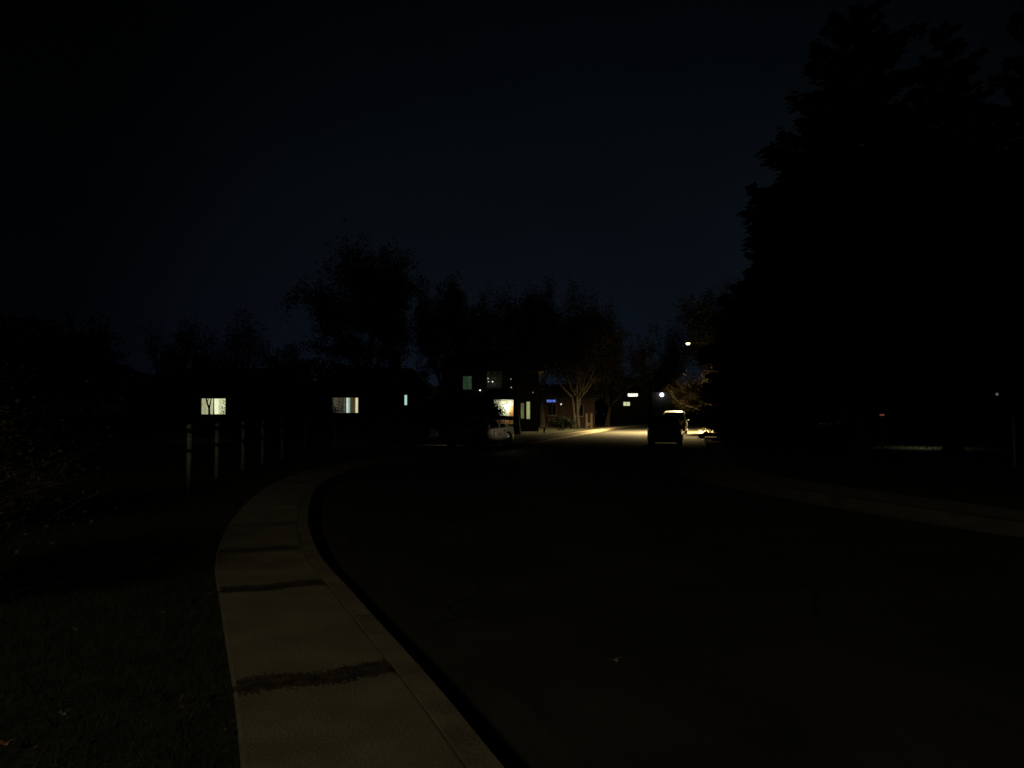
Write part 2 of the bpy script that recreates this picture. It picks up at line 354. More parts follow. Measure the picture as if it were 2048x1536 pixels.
# ---------------------------------------------------------------- trees
def limb(mb, p, d, ln, r0, r1, rnd, n=6, wob=.12, steps=4, up=.0):
    pts = [Vector(p)]; dr = Vector(d).normalized(); rad = [r0]
    for i in range(steps):
        dr = (dr+Vector((rnd.gauss(0, wob), rnd.gauss(0, wob), rnd.gauss(0, wob)+up))).normalized()
        pts.append(pts[-1]+dr*ln/steps); rad.append(r0+(r1-r0)*(i+1)/steps)
    mb.tube(pts, rad, n, cap=True); return pts, dr
def broadleaf(loc, H, spread, seed, label, name='tree', bark='bark', crown='leaf', nleaf=9000, leafs=(.07, .16), trunk_r=None, split=.3, lean=(0, 0), bare=.5, group=None, stems=1, twl=1.0, minz=.25, gust=0):
    rnd = random.Random(seed); root = empty(name, label, 'tree', loc, group=group)
    tb = MB(); tw = MB(); tips = []
    tr = trunk_r or H*.022
    for st in range(stems):
        sp_ = (rnd.gauss(0, .16), rnd.gauss(0, .1)) if stems > 1 else (0, 0)
        base = Vector((st*tr*1.6-(stems-1)*tr*.8, rnd.uniform(-.1, .1), -.1))
        if stems == 1: tb.tube([(0, 0, -.1), (0, 0, .12), (0, 0, .5)], [tr*1.5, tr*1.2, tr], 9, cap=False)
        pts, d = limb(tb, base, (lean[0]+sp_[0], lean[1]+sp_[1], 1), H*split, tr*1.02, tr*.75, rnd, 9, .05)
        def grow(p, d, ln, r, lv):
            q, dd = limb(tb if lv < 2 else tw, p, d, ln, r, r*.45, rnd, 6 if lv < 2 else 3, .14 if lv < 2 else .2, 4 if lv < 2 else 3, .03)
            if lv >= 3: tips.extend(q[1:]); return
            nb = (5, 6, 6)[lv]
            for k in range(nb):
                t = .3+.7*(k+rnd.random())/nb; i = min(len(q)-2, int(t*(len(q)-1))); pp = q[i].lerp(q[i+1], t*(len(q)-1)-i)
                az = rnd.uniform(0, 6.283); o = Vector((math.cos(az), math.sin(az), 0)); o -= o.dot(dd)*dd
                nd = (dd*rnd.uniform(.5, 1.0)+o.normalized()*rnd.uniform(.4, 1.0)+Vector((0, 0, .12))).normalized()
                grow(pp, nd, ln*rnd.uniform(.45, .7)*(twl if lv else 1), r*.42, lv+1)
        nm = 6 if stems == 1 else 4
        for k in range(nm):
            az = 6.283*(k+rnd.random()*.7)/nm; el = rnd.uniform(.35, 1.2)
            t = .65+.35*k/nm; i = min(len(pts)-2, int(t*(len(pts)-1)))
            dv_ = Vector((math.cos(az)*spread/H*2.0, math.sin(az)*spread/H*2.0, el))
            grow(pts[i+1] if k else pts[-1], dv_, H*(1-split)*rnd.uniform(.5, .66), tr*.5, 0)
        grow(pts[-1], Vector((rnd.gauss(0, .1), rnd.gauss(0, .1), 1)), H*(1-split)*.62, tr*.6, 0)
    # keep the crown inside its real height and spread
    allv = [v[2] for v in tw.v]; top = max(allv) if allv else H; k = H/top
    rad = np.percentile([math.hypot(v[0], v[1]) for v in tw.v], 95); kr = spread/rad
    def fit(v):
        f_ = min(1, max(0, (v[2]-.5)/(H*split+.5))); return (v[0]*(1+(kr-1)*f_), v[1]*(1+(kr-1)*f_), v[2]*k if v[2] > 0 else v[2])
    tb.v = [fit(v) for v in tb.v]; tw.v = [fit(v) for v in tw.v]; tips = [fit(t) for t in tips]
    tb.build('trunk', M[bark], root, smooth=True)
    # crown: twigs and leaves in one mesh
    g = np.random.default_rng(seed); tp = np.array(tips); sel = g.integers(0, len(tp), nleaf)
    Pc = tp[sel]+g.normal(0, spread*.05+.05, (nleaf, 3)); n = nleaf; s = g.uniform(leafs[0], leafs[1], n)
    a = g.normal(0, 1, (n, 3)); a /= np.linalg.norm(a, axis=1)[:, None]; b = g.normal(0, 1, (n, 3)); b -= (b*a).sum(1)[:, None]*a; b /= np.linalg.norm(b, axis=1)[:, None]
    V = np.stack([Pc-a*s[:, None], Pc+b*s[:, None]*.5, Pc+a*s[:, None], Pc-b*s[:, None]*.5], 1).reshape(-1, 3)
    tv = np.array(tw.v); nv = len(tv); me = bpy.data.meshes.new('crown')
    faces = [f for f in tw.f if len(f) == 4]
    lf = (np.arange(n*4)+nv)
    tot = len(faces)+n; me.vertices.add(nv+n*4); me.vertices.foreach_set('co', np.concatenate([tv, V]).astype(np.float32).ravel())
    li = np.concatenate([np.array(faces).ravel(), lf]).astype(np.int32); me.loops.add(len(li)); me.loops.foreach_set('vertex_index', li)
    me.polygons.add(tot); me.polygons.foreach_set('loop_start', np.arange(0, tot*4, 4, dtype=np.int32)); me.update(calc_edges=True)
    me.materials.append(M['twig']); me.materials.append(M[crown])
    me.polygons.foreach_set('material_index', np.array([0]*len(faces)+[1]*n, dtype=np.int32))
    o = bpy.data.objects.new('crown', me); C.objects.link(o); o.parent = root
    return root
def conifer(loc, H, rad, seed, label, m='needle', z0=.6, density=1.0, whorls=30, name='conifer', tip=.03, power=.85, jut=.16):
    g = np.random.default_rng(seed); rnd = random.Random(seed); root = empty(name, label, 'tree', loc)
    tb = MB(); tb.tube([(0, 0, -.1), (0, 0, .4), (.05, 0, H*.4), (0, .05, H*.98)], [H*.026, H*.02, H*.013, .02], 8)
    out = []
    for w in range(whorls):
        t = w/(whorls-1); z = z0+(H-z0)*t**.9; rl = rad*((1-t)**power*(.96)+tip)*rnd.uniform(1-jut*1.4, 1+jut*.8)
        nb = max(4, int(9*(1-t)+4))
        for k in range(nb):
            az = 6.283*(k+rnd.random())/nb; ln = rl*rnd.uniform(.6, 1.15); droop = rnd.uniform(-.32, .05)+.3*t
            p = Vector((0, 0, z+rnd.uniform(-.2, .2))); pts = [p]
            for i in range(1, 6):
                f = i/5; pts.append(Vector((math.cos(az)*ln*f, math.sin(az)*ln*f, p.z+ln*(droop*f+.16*f*f*(1 if t < .8 else 2)))))
            tb.tube(pts, [max(.008, .02+.012*ln)*(1-.16*i) for i in range(6)], 4, cap=False)
            n = int((28+60*ln)*density); f = g.uniform(.08, 1, n)**.8; wd = ln*.24*(1-f*.65)+.08
            lat = g.normal(0, 1, n)*wd*.55; zz = g.normal(-.05, .1, n)*(.5+ln*.18)-np.abs(lat)*.25
            cx, cy = math.cos(az), math.sin(az)
            c = np.stack([cx*ln*f-cy*lat, cy*ln*f+cx*lat, p.z+ln*(droop*f+.16*f*f)+zz], 1)
            L1 = (.09+.035*ln)*g.uniform(.6, 1.5, n); dl = np.stack([cx-cy*lat/(wd+.01)*.8, cy+cx*lat/(wd+.01)*.8, g.normal(-.15, .3, n)], 1)
            dl /= np.linalg.norm(dl, axis=1)[:, None]; pr = np.cross(dl, g.normal(0, 1, (n, 3))); pr /= np.linalg.norm(pr, axis=1)[:, None]
            hw = (L1*.3)[:, None]*pr; dl = dl*L1[:, None]
            out.append(np.stack([c-dl*.5-hw*.6, c-dl*.3+hw, c+dl, c+dl*.1-hw], 1))
    tb.build('trunk', M['bark'], root)
    np_mesh('crown', np.concatenate(out), 4, M[m], root); return root
def shrub(loc, rx_, ry_, h, seed, label, n=5000, m='leaf', size=(.03, .07), stems=26, name='shrub', cat='shrub', lumpy=.35):
    g = np.random.default_rng(seed); rnd = random.Random(seed); root = empty(name, label, cat, loc)
    sb = MB(); ends = []
    for k in range(stems):
        az = rnd.uniform(0, 6.283); rr = rnd.random()**.5; e = Vector((math.cos(az)*rx_*rr, math.sin(az)*ry_*rr, h*(1-.45*rr*rr)*rnd.uniform(.75, 1.1)))
        b0 = Vector((e.x*.2, e.y*.2, -.05)); pts = [b0, b0.lerp(e, .35)+Vector((0, 0, h*.1)), b0.lerp(e, .7)+Vector((rnd.gauss(0, .05), rnd.gauss(0, .05), h*.08)), e]
        sb.tube(pts, [.018, .013, .009, .004], 4, cap=False)
        for j in range(7):
            q = pts[1+j % 2].lerp(pts[2+j % 2], rnd.random()); ee = q+Vector((rnd.gauss(0, rx_*.25), rnd.gauss(0, ry_*.25), rnd.uniform(0, h*.28)))
            sb.tube([q, q.lerp(ee, .5)+Vector((0, 0, .03)), ee], [.007, .005, .002], 3, cap=False); ends += [ee, q.lerp(ee, .6)]
        ends += [pts[2], e]
    sb.build('stems', M['twig'] if m != 'brownleaf' else M['bark'], root)
    E = np.array([tuple(e) for e in ends]); P = E[g.integers(0, len(E), n)]+g.normal(0, 1, (n, 3))*np.array([rx_*.13, ry_*.13, h*.09]); P[:, 2] = np.abs(P[:, 2])
    leaves('foliage', P, size[0], size[1], seed, M[m], root, flat=.8); return root

# tall trees behind the houses, centre
broadleaf((PX(742, 60), 60, 0), 16.0, 4.6, 11, 'tallest dark tree, rising behind the house with curtained window', nleaf=30000, leafs=(.07, .15), crown='leaf', split=.28)
broadleaf((PX(885, 74), 74, 0), 15.6, 3.0, 12, 'upright dark tree rising behind the parked sedan', nleaf=22000, leafs=(.07, .15), split=.25)
broadleaf((PX(962, 82), 82, 0), 16.2, 2.6, 15, 'slender dark tree between the upright tree and the porch trunk', nleaf=10000, leafs=(.07, .14), split=.3)
broadleaf((PX(1034, 61), 61, 0), 12.6, 3.3, 13, 'dark tree whose thick trunk stands before the lit porch', nleaf=9000, leafs=(.05, .13), trunk_r=.30, split=.3)
broadleaf((PX(1085, 92), 92, 0), 19.0, 3.6, 16, 'twiggy tall tree behind the blue light', nleaf=22000, leafs=(.07, .15), split=.25)
broadleaf((PX(1150, 84), 84, 0), 15.6, 5.0, 14, 'pale multi-stemmed tree lit from below at the far left kerb', bark='palebark', crown='darkbrown', nleaf=36000, leafs=(.06, .14), trunk_r=.22, split=.26, stems=3)
broadleaf((PX(1214, 100), 100, 0), 16.5, 4.8, 17, 'rounded dark tree at the right end of the far tree row', crown='leaf', nleaf=44000, leafs=(.08, .16), split=.2)
broadleaf((PX(1088, 66), 66, 0), 5.0, 1.1, 18, 'thin young tree leaning beside the pale doorway', bark='palebark', nleaf=500, leafs=(.04, .08), trunk_r=.05, split=.5, lean=(.18, 0))
# fainter trees behind the left houses
for px_, Y_, H_, sp_, sd, lb in ((560, 82, 11.5, 4.0, 21, 'thin bare tree behind the gap between the two left houses'),
                                 (470, 90, 14.5, 5.5, 22, 'broad bare tree behind the house with the forked sapling'),
                                 (340, 86, 12.5, 4.6, 23, 'bare tree left of the brightly lit window, behind its roof'),
                                 (175, 70, 9.5, 4.0, 24, 'low dark tree near the left end of the houses'),
                                 (60, 46, 8.5, 4.2, 25, 'dark tree at the far left behind the foreground bush')):
    broadleaf((PX(px_, Y_), Y_, 0), H_, sp_, sd, lb, nleaf=3500 if Y_ > 72 else 9000, leafs=(.07, .2), split=.28)
# gap at the end of the street
broadleaf((PX(1312, 150), 150, 0), 12.5, 3.4, 31, 'distant tree in the gap at the end of the street', nleaf=5000, leafs=(.14, .3))
broadleaf((PX(1428, 92), 92, 0), 17.6, 4.3, 32, 'tall dark tree left of the big conifers, rising above the street lamp', crown='needle', nleaf=24000, leafs=(.08, .17))
broadleaf((PX(1350, 132), 132, 0), 18.5, 3.6, 34, 'distant airy tree behind the lit street lamp', nleaf=7000, leafs=(.08, .18))
broadleaf((PX(1262, 152), 152, 0), 9.5, 3.6, 33, 'low distant tree behind the far white windows', nleaf=4000, leafs=(.14, .3))
# the right side: big dark conifers
conifer((PX(1722, 27), 27, 0), 16.0, 5.1, 41, 'huge black conifer filling the right side, its tip just inside the top of the photo', whorls=34, density=1.7, z0=2.4, power=.52, jut=.3)
conifer((PX(1568, 40), 40, 0), 12.4, 3.5, 42, 'dark conifer standing left of the huge one', whorls=30, density=1.7, power=.6, jut=.25)
conifer((PX(1905, 32), 32, 0), 18.0, 5.2, 43, 'tall dark conifer just right of the huge one', whorls=36, density=1.5, z0=2.4, power=.7)
conifer((PX(2110, 30), 30, 0), 19.5, 5.6, 46, 'dark conifer cut off by the right edge of the photo', whorls=32, density=1.3, z0=2.0)
conifer((PX(1482, 54), 54, 0), 10.6, 2.9, 44, 'smaller dark conifer nearest the street lamp', whorls=30, density=2.0, power=.45, z0=.4, jut=.1)
broadleaf((PX(1430, 68.5), 68.5, 0), 5.9, 3.2, 45, 'ragged tree lit yellow beneath the street lamp', crown='litleaf', nleaf=48000, leafs=(.025, .06), split=.26, lean=(-.1, 0))
# far-off treeline closing the horizon
g = np.random.default_rng(77); xw = g.uniform(-270, 300, 80000); hw_ = 6.6+1.5*np.sin(xw*.11)+1.2*np.sin(xw*.031+2)+.9*np.sin(xw*.37)+6/(1+np.exp((xw+22)/8))
Pw = np.stack([xw, 186+g.uniform(-5, 5, len(xw))+.0*xw, hw_*g.uniform(0, 1, len(xw))**.75-.3], 1)
tag(leaves('distant_woods', Pw, .35, .8, 78, M['leaf'], flat=1), kind='stuff', cat='woods', label='black far-off treeline along the horizon')
# shrubs
shrub((-4.95, 6.2, 0), 1.25, 1.1, 1.75, 51, 'dim brown twiggy bush at the left edge in the foreground', n=9000, m='brownleaf', size=(.01, .026), stems=60)
shrub((-7.6, 9.2, 0), 1.6, 1.3, 2.3, 52, 'dark bush, mostly out of view, placed to shade the near fence and lawn', n=16000, m='brownleaf', size=(.015, .04), stems=56)  # placed and sized to shade the near fence posts and lawn
shrub((-4.55, 50.5, 0), .75, 3.2, 2.7, 60, 'tall dark bushes added to screen the lamplit right side of the curtained house', n=9000, size=(.05, .1), stems=60, name='screen_hedge', cat='screen_hedge')  # planting added to hide street light falling on the house side
shrub((PX(960, 57), 57, 0), 1.5, 1.0, 2.45, 53, 'black rounded bush between the sedan and the lit porch', n=24000, size=(.03, .075), stems=50)
shrub((PX(905, 52), 52, 0), 2.2, 1.0, 2.3, 54, 'dark bush behind the nose of the sedan', n=8000, size=(.05, .12), stems=40)
shrub((PX(474, 47), 47, 0), .75, .7, 2.5, 55, 'round bush touching the right edge of the bright left window', n=3000, size=(.03, .07), stems=26)
shrub((PX(650, 45.5), 45.5, 0), 1.0, .7, 2.4, 56, 'bush hiding the lower left corner of the curtained window', n=3000, size=(.03, .07), stems=26)
shrub((PX(1441, 53), 53, 0), 1.05, .7, 1.35, 61, 'low black shrub added at the right kerb to hide lamplit ground', n=5000, size=(.04, .08), stems=36)  # occluder added in front of the lamplit ground
shrub((PX(1122, 76), 76, 0), 1.3, .8, 1.2, 57, 'low bush left of the pale lit trunks', n=5000, m='needle', size=(.04, .09))
shrub((PX(1832, 41), 41, 0), 1.3, .7, 1.15, 59, 'faint green bush behind the lit strip of grass', n=4000, size=(.03, .07))

# ---------------------------------------------------------------- houses
def window(root, x0, x1, z0, z1, y=0.0, pane='darkglass', mull=1, bars=0, fr=.07, paint='paint'):
    fb = MB(); fb.box(x0-.02, x1+.02, y-.03, y+.10, z0-fr, z0); fb.box(x0-.02, x1+.02, y-.03, y+.10, z1, z1+fr)
    fb.box(x0-fr, x0, y-.028, y+.098, z0-fr+.004, z1+fr-.004); fb.box(x1, x1+fr, y-.028, y+.098, z0-fr+.004, z1+fr-.004)
    for k in range(1, mull+1):
        xm = x0+(x1-x0)*k/(mull+1); fb.box(xm-.02, xm+.02, y+.02, y+.09, z0, z1)
    for k in range(1, bars+1):
        zm = z0+(z1-z0)*k/(bars+1); fb.box(x0, x1, y+.025, y+.085, zm-.015, zm+.015)
    f = fb.build('window', M[paint], root)
    sb = MB(); sb.box(x0-fr-.03, x1+fr+.03, y-.09, y-.031, z0-fr-.05, z0-fr); sb.build('sill', M[paint], f)
    pb = MB(); pb.box(x0, x1, y+.1, y+.13, z0, z1); pb.build('pane', M[pane] if isinstance(pane, str) else pane, f)
    return f
def house(label, x0, x1, y, D, wh, rh, wins, wall='siding', name='house', chimney=None, over=.5, doors=(), gable=None, hip=1.4):
    W_ = x1-x0; root = empty(name, label, 'house', (x0, y, 0))
    holes = [(w[0]-x0, w[1]-x0, w[2], w[3]) for w in wins]+[(d[0]-x0, d[1]-x0, d[2], d[3]) for d in doors]
    xs = sorted({0, W_} | {h[0] for h in holes} | {h[1] for h in holes}); zs = sorted({-.1, wh} | {h[2] for h in holes} | {h[3] for h in holes})
    wb = MB()
    for i in range(len(xs)-1):
        for j in range(len(zs)-1):
            cx, cz = (xs[i]+xs[i+1])/2, (zs[j]+zs[j+1])/2
            if any(h[0] < cx < h[1] and h[2] < cz < h[3] for h in holes): continue
            wb.quad((xs[i], 0, zs[j]), (xs[i+1], 0, zs[j]), (xs[i+1], 0, zs[j+1]), (xs[i], 0, zs[j+1]))
    for h in holes:
        a, b, c, d = h; wb.quad((a, 0, c), (a, .16, c), (a, .16, d), (a, 0, d)); wb.quad((b, 0, c), (b, 0, d), (b, .16, d), (b, .16, c))
        wb.quad((a, 0, c), (b, 0, c), (b, .16, c), (a, .16, c)); wb.quad((a, 0, d), (a, .16, d), (b, .16, d), (b, 0, d))
    wb.quad((0, 0, -.1), (0, 0, wh), (0, D, wh), (0, D, -.1)); wb.quad((W_, 0, -.1), (W_, D, -.1), (W_, D, wh), (W_, 0, wh)); wb.quad((0, D, -.1), (0, D, wh), (W_, D, wh), (W_, D, -.1))
    nb = int(wh/.2)
    for k in range(1, nb):                                   # lap siding: thin proud boards
        z = k*.2
        segs_ = [(0, W_)]
        for h in holes:
            if h[2]-.09 < z < h[3]+.09:
                segs_ = [s for a, b in segs_ for s in ((a, min(b, h[0]-.08)), (max(a, h[1]+.08), b)) if s[1]-s[0] > .05]
        if wall in ('siding', 'darkwall'):
            for a, b in segs_: wb.box(a, b, -.012, -.001, z-.012, z)
    wb.build('wall', M[wall], root)
    rb = MB(); o = over; e0, e1 = wh-.02, wh-.02+rh
    a = [(-o, -o, e0), (W_+o, -o, e0), (W_+o, D+o, e0), (-o, D+o, e0), (hip, D/2, e1), (W_-hip, D/2, e1)]
    rb.add(a, [(0, 1, 5, 4), (2, 3, 4, 5), (1, 2, 5), (3, 0, 4)]); rb.add([(p[0], p[1], p[2]-.14) for p in a[:4]]+a[:4], [(3, 2, 1, 0), (0, 1, 5, 4), (1, 2, 6, 5), (2, 3, 7, 6), (3, 0, 4, 7)])
    for k in range(1, 12):                                   # shingle courses
        t = k/12; x_a = -o+(hip+o)*t; x_b = W_+o-(hip+o)*t; yy = -o+(D/2+o)*t; zz = e0+(e1-e0)*t
        rb.box(x_a, x_b, yy-.03, yy+.05, zz-.01, zz+.018)
    rf = rb.build('roof', M['shingle'], root)
    gb = MB(); gb.box(-o, W_+o, -o-.1, -o-.002, e0-.12, e0-.02); gb.build('gutter', M['rail'], root)
    if chimney is not None:
        cb = MB(); cb.box(chimney-.4, chimney+.4, D/2-.35, D/2+.35, e1-.8, e1+.8); cb.box(chimney-.46, chimney+.46, D/2-.41, D/2+.41, e1+.8, e1+.9); cb.build('chimney', M['brick'], rf)
    for w in wins: window(root, w[0]-x0, w[1]-x0, w[2], w[3], 0, *w[4:])
    for d in doors:
        db = MB(); a, b, c, e_ = d[0]-x0, d[1]-x0, d[2], d[3]
        db.box(a, b, .1, .15, c, e_)
        for zz0, zz1 in ((.12, .45), (.55, .9)):
            db.box(a+.12, (a+b)/2-.05, .085, .099, c+(e_-c)*zz0, c+(e_-c)*zz1); db.box((a+b)/2+.05, b-.12, .085, .099, c+(e_-c)*zz0, c+(e_-c)*zz1)
        dd = db.build('door', d[4] if not isinstance(d[4], str) else M[d[4]], root)
        hb = MB(); hb.lathe([(.0, -.06), (.03, -.05), (.03, -.02), (.012, 0), (.012, .04)], (b-.08, .04, c+1.0), 10, 'y'); hb.build('handle', M['chrome'], dd)
    return root
def curtain(parent, x0, x1, z0, z1, y, m, folds, amp=.03, name='curtain', taper=0):
    """hanging cloth with real folds, behind the glass"""
    mb = MB(); n = folds*6
    vs = []
    for j, z in enumerate((z0, (z0+z1)/2, z1)):
        f_ = 1-taper*(1-j/2.)
        for i in range(n+1):
            t = i/n; vs.append((x0+(x1-x0)*t*f_, y+amp*math.sin(t*folds*6.283+j*.3), z))
    mb.add(vs, [(j*(n+1)+i, j*(n+1)+i+1, (j+1)*(n+1)+i+1, (j+1)*(n+1)+i) for j in range(2) for i in range(n)])
    return mb.build(name, m, parent, smooth=True)
def cloth_in_front(h, hx, px0, px1, py0, py1, Y, rgb, s=1, folds=2, yoff=.085, **k):
    return curtain(h, PX(px0, Y)-hx, PX(px1, Y)-hx, PZ(py1, Y), PZ(py0, Y), yoff, glow('lit_curtain', rgb, s, .12, 5), folds, .012, **k)

# left house with the bright window
Y1 = 50; hx = PX(250, Y1)
w1 = (PX(402, Y1), PX(451, Y1), PZ(828.5, Y1), PZ(797, Y1), glow('bright_window', (176, 180, 140), 1, .18, 1.2), 1)
hA = house('low ranch house with the bright cream window and the forked sapling', PX(250, Y1), PX(590, Y1), Y1, 9, 2.95, 1.9,
           [w1, (PX(520, Y1), PX(560, Y1), PZ(826, Y1), PZ(797, Y1)), (PX(290, Y1), PX(330, Y1), PZ(826, Y1), PZ(797, Y1))], chimney=3,
           doors=[(PX(482, Y1), PX(509, Y1), .1, 2.3, 'wood')])
win = [c for c in hA.children if c.name.startswith('window')][0]
cloth_in_front(win, hx, 426, 436, 797.5, 828, Y1, (236, 236, 196), 1.05, 3)
cloth_in_front(win, hx, 436, 450, 797.5, 828, Y1, (196, 202, 156), 1, 2)
cloth_in_front(win, hx, 403, 412, 797.5, 828, Y1, (158, 160, 122), 1, 2)
# house with the curtained window and the narrow lit sliver
Y2 = 48; hx = PX(608, Y2)
w2 = (PX(664, Y2), PX(716, Y2), PZ(826, Y2), PZ(795, Y2), glow('dim_room', (40, 37, 26), 1, .3, 2), 1)
w3 = (PX(808.5, Y2), PX(814, Y2), PZ(810, Y2), PZ(790, Y2), glow('sliver_window', (165, 210, 190), 1), 0)
hB = house('low ranch house with the half open curtains and a narrow lit window', PX(608, Y2), PX(850, Y2), Y2, 9, 2.95, 1.8,
           [w2, w3, (PX(750, Y2), PX(776, Y2), PZ(826, Y2), PZ(797, Y2))], chimney=5)
win = [c for c in hB.children if c.name.startswith('window')][0]
for a_, b_, c_, s_, f_ in ((665, 675, (66, 64, 50), 1, 2), (676, 685, (58, 55, 42), 1, 2), (687, 691.5, (84, 88, 76), 1, 1), (692, 696, (196, 214, 200), 1, 1), (696.2, 699.5, (136, 160, 148), 1, 1),
                           (701, 706, (62, 56, 40), 1, 1), (706.5, 710, (74, 62, 30), 1, 1), (710.3, 715.3, (208, 206, 170), 1, 1)):
    cloth_in_front(win, hx, a_, b_, 795.5, 825.5, Y2, c_, s_, f_)
# two-storey house with the lit porch
Y3 = 70; hx = PX(880, Y3)
gw = glow('greenish_window', (36, 54, 38), 1, .45, 4); yw = glow('dim_yellow_window', (14, 14, 8), 1, .5, 5)
hC = house('two-storey house behind the sedan with the glaring porch', PX(880, Y3), PX(1078, Y3), Y3+1.2, 9, 5.7, 2.2,
           [(PX(924, Y3), PX(942, Y3), PZ(778, Y3), PZ(751, Y3), gw, 1, 1), (PX(973, Y3), PX(1003, Y3), PZ(775, Y3), PZ(740, Y3), yw, 2, 2),
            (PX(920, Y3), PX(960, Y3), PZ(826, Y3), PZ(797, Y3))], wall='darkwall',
           doors=[(PX(1053.5, Y3), PX(1060.5, Y3), PZ(838, Y3), PZ(803, Y3), glow('lit_door', (142, 152, 100), 1, .12, 2)),
                  (PX(1042, Y3), PX(1048.5, Y3), PZ(837, Y3), PZ(806, Y3), glow('lit_side_light', (88, 92, 58), 1, .3, 3))])
A0, A1 = PX(988, Y3)-hx, PX(1031, Y3)-hx                     # recessed porch; its side walls are added to confine the porch light
pb = MB(); pb.box(A0-.1, A1+.1, -2.3, -.02, 2.9, 3.08); pb.build('porch_roof', M['shingle'], hC)
pb = MB(); pb.box(A0, A1, -.06, -.015, .3, 2.9); pb.build('porch_wall', M['cream'], hC)
for xx in (A0-.12, A1):
    pb = MB(); pb.box(xx, xx+.12, -2.0, -.015, -.1, 2.9); pb.build('light_baffle', M['darkwall'], hC)
pb = MB(); pb.box(A0-.12, A1+.12, -2.2, -.02, -.1, .28); pb.box(A0+.3, A1-.3, -2.6, -2.201, -.1, .14); pb.build('porch_floor', M['farconc'], hC)
pb = MB(); pb.box(A0+.01, A1-.01, -.12, -.061, .3, 1.2); pb.build('gold_streak_panel', M['door'], hC)  # gold panel added to imitate golden reflections on the sedan
pb = MB(); pb.box(A0+.01, A1-.01, -2.12, -2.05, 1.04, 1.42); pb.box(A0+.01, A1-.01, -2.12, -2.05, .5, .68)  # dark boards added to cut the gold panel into streaks
for k in range(5): pb.box(A0+.05+k*(A1-A0-.16)/4, A0+.11+k*(A1-A0-.16)/4, -2.049, -2.0, .28, 1.40)
pb.build('streak_boards', M['rail'], hC)
pb = MB(); xa, xb = PX(1018.5, Y3)-hx, PX(1029, Y3)-hx; pb.box(xa, xb, -.16, -.121, .3, 2.35)
for zz0, zz1 in ((.5, 1.1), (1.3, 2.15)):
    pb.box(xa+.08, (xa+xb)/2-.03, -.175, -.161, zz0, zz1); pb.box((xa+xb)/2+.03, xb-.08, -.175, -.161, zz0, zz1)
dd = pb.build('front_door', M['door'], hC)
pb = MB(); pb.lathe([(.0, -.06), (.03, -.05), (.03, -.02), (.012, 0), (.012, .04)], (xa+.07, -.22, 1.3), 10, 'y'); pb.build('handle', M['chrome'], dd)
def wall_lamp(loc, label, rgb, power, r=.09, facing=-1, estr=12, cone=None, col=None, name='wall_lamp'):
    root = empty(name, label, 'lamp', loc)
    b = MB(); b.box(-.06, .06, .02, .06, -.1, .12); b.tube([(0, .03, .08), (0, -.06, .12), (0, -.12, .10)], .012, 6); b.build('bracket', M['plastic'], root)
    b = MB(); pr = [(r*math.sin(q*math.pi/10)+.001, -r*math.cos(q*math.pi/10)) for q in range(11)]; b.lathe(pr, (0, -.12, 0), 14)
    b.build('globe', glow('lamp_glass', rgb, estr), root, smooth=True)
    b = MB(); b.lathe([(r*.55, r*.85), (r*.6, r*1.0), (r*.2, r*1.25)], (0, -.12, 0), 12); b.build('cap', M['plastic'], root)
    if power:
        l = bpy.data.lights.new('lamp_light', 'POINT'); l.energy = power; l.color = col or srgb(*rgb)[:3]; l.shadow_soft_size = r
        lo = bpy.data.objects.new('lamp_light', l); C.objects.link(lo); lo.parent = root; lo.location = (0, -.12-r-.06, -.02)
    return root
wall_lamp((PX(1014, Y3), Y3+1.1, PZ(812, Y3)), 'glaring white porch lamp on the two-storey house', (255, 250, 235), 58, .19, estr=14, col=(1, .95, .78))
# string of small lights along the upper storey
st = empty('string_lights', 'drooping string of tiny white lights on the two-storey house', 'lights', (0, Y3+.9, 0))
sp = [(976, 757), (977, 763.5), (985, 763.5), (1022, 758), (1022.5, 775), (1035, 786.5), (1066, 785), (960, 780.5)]
order = [7, 1, 0, 2, 3, 4, 5, 6]
cb = MB(); pts = []
for i in range(len(order)-1):
    a, b = [Vector((PX(*[sp[j][0], Y3+.9]), 0, PZ(sp[j][1], Y3+.9))) for j in (order[i], order[i+1])]
    for k in range(6):
        t = k/6; p = a.lerp(b, t); p.z -= .12*math.sin(t*math.pi)-.04; pts.append(p)
cb.tube(pts, .008, 4); cb.build('cable', M['plastic'], st)
for (a, b), s_ in zip(sp, (1.0, 1.0, 3, .8, .8, 2.2, .3, 5)):
    mb = MB(); rr = .055; mb.lathe([(rr*math.sin(q*math.pi/6)+.001, -rr*math.cos(q*math.pi/6)) for q in range(7)], (PX(a, Y3+.9), 0, PZ(b, Y3+.9)), 10)
    mb.build('bulb', glow('bulb_glass', (190, 195, 180), s_), st, smooth=True)
# house behind with the blue light
Y4 = 96
hD = house('dark house farther along the left side with the blue light', PX(1085, Y4), PX(1190, Y4), Y4, 8, 3.6, 1.9,
           [(PX(1096, Y4), PX(1112, Y4), PZ(830, Y4), PZ(809, Y4)), (PX(1150, Y4), PX(1166, Y4), PZ(832, Y4), PZ(809, Y4))], wall='brick')
bs = empty('neon_sign', 'small glowing blue strip sign on the dark brick house', 'sign', (PX(1102.5, Y4-.3), Y4-.3, PZ(802, Y4)))
hw = (PX(1112, Y4)-PX(1093, Y4))/2; b = MB(); b.box(-hw-.06, hw+.06, 0, .2, -.24, .24); b.build('box', M['plastic'], bs)
b = MB(); b.box(-hw, hw, -.03, -.002, -.16, .16); b.build('blue_panel', glow('blue_panel', (72, 104, 215), 1, .25, 6), bs)
b = MB(); b.box(-hw+.1, hw-.45, -.05, -.032, -.03, .03); b.box(hw-.38, hw-.12, -.05, -.032, -.07, .07); b.build('bright_tube', glow('blue_tube', (120, 160, 255), 1), bs)
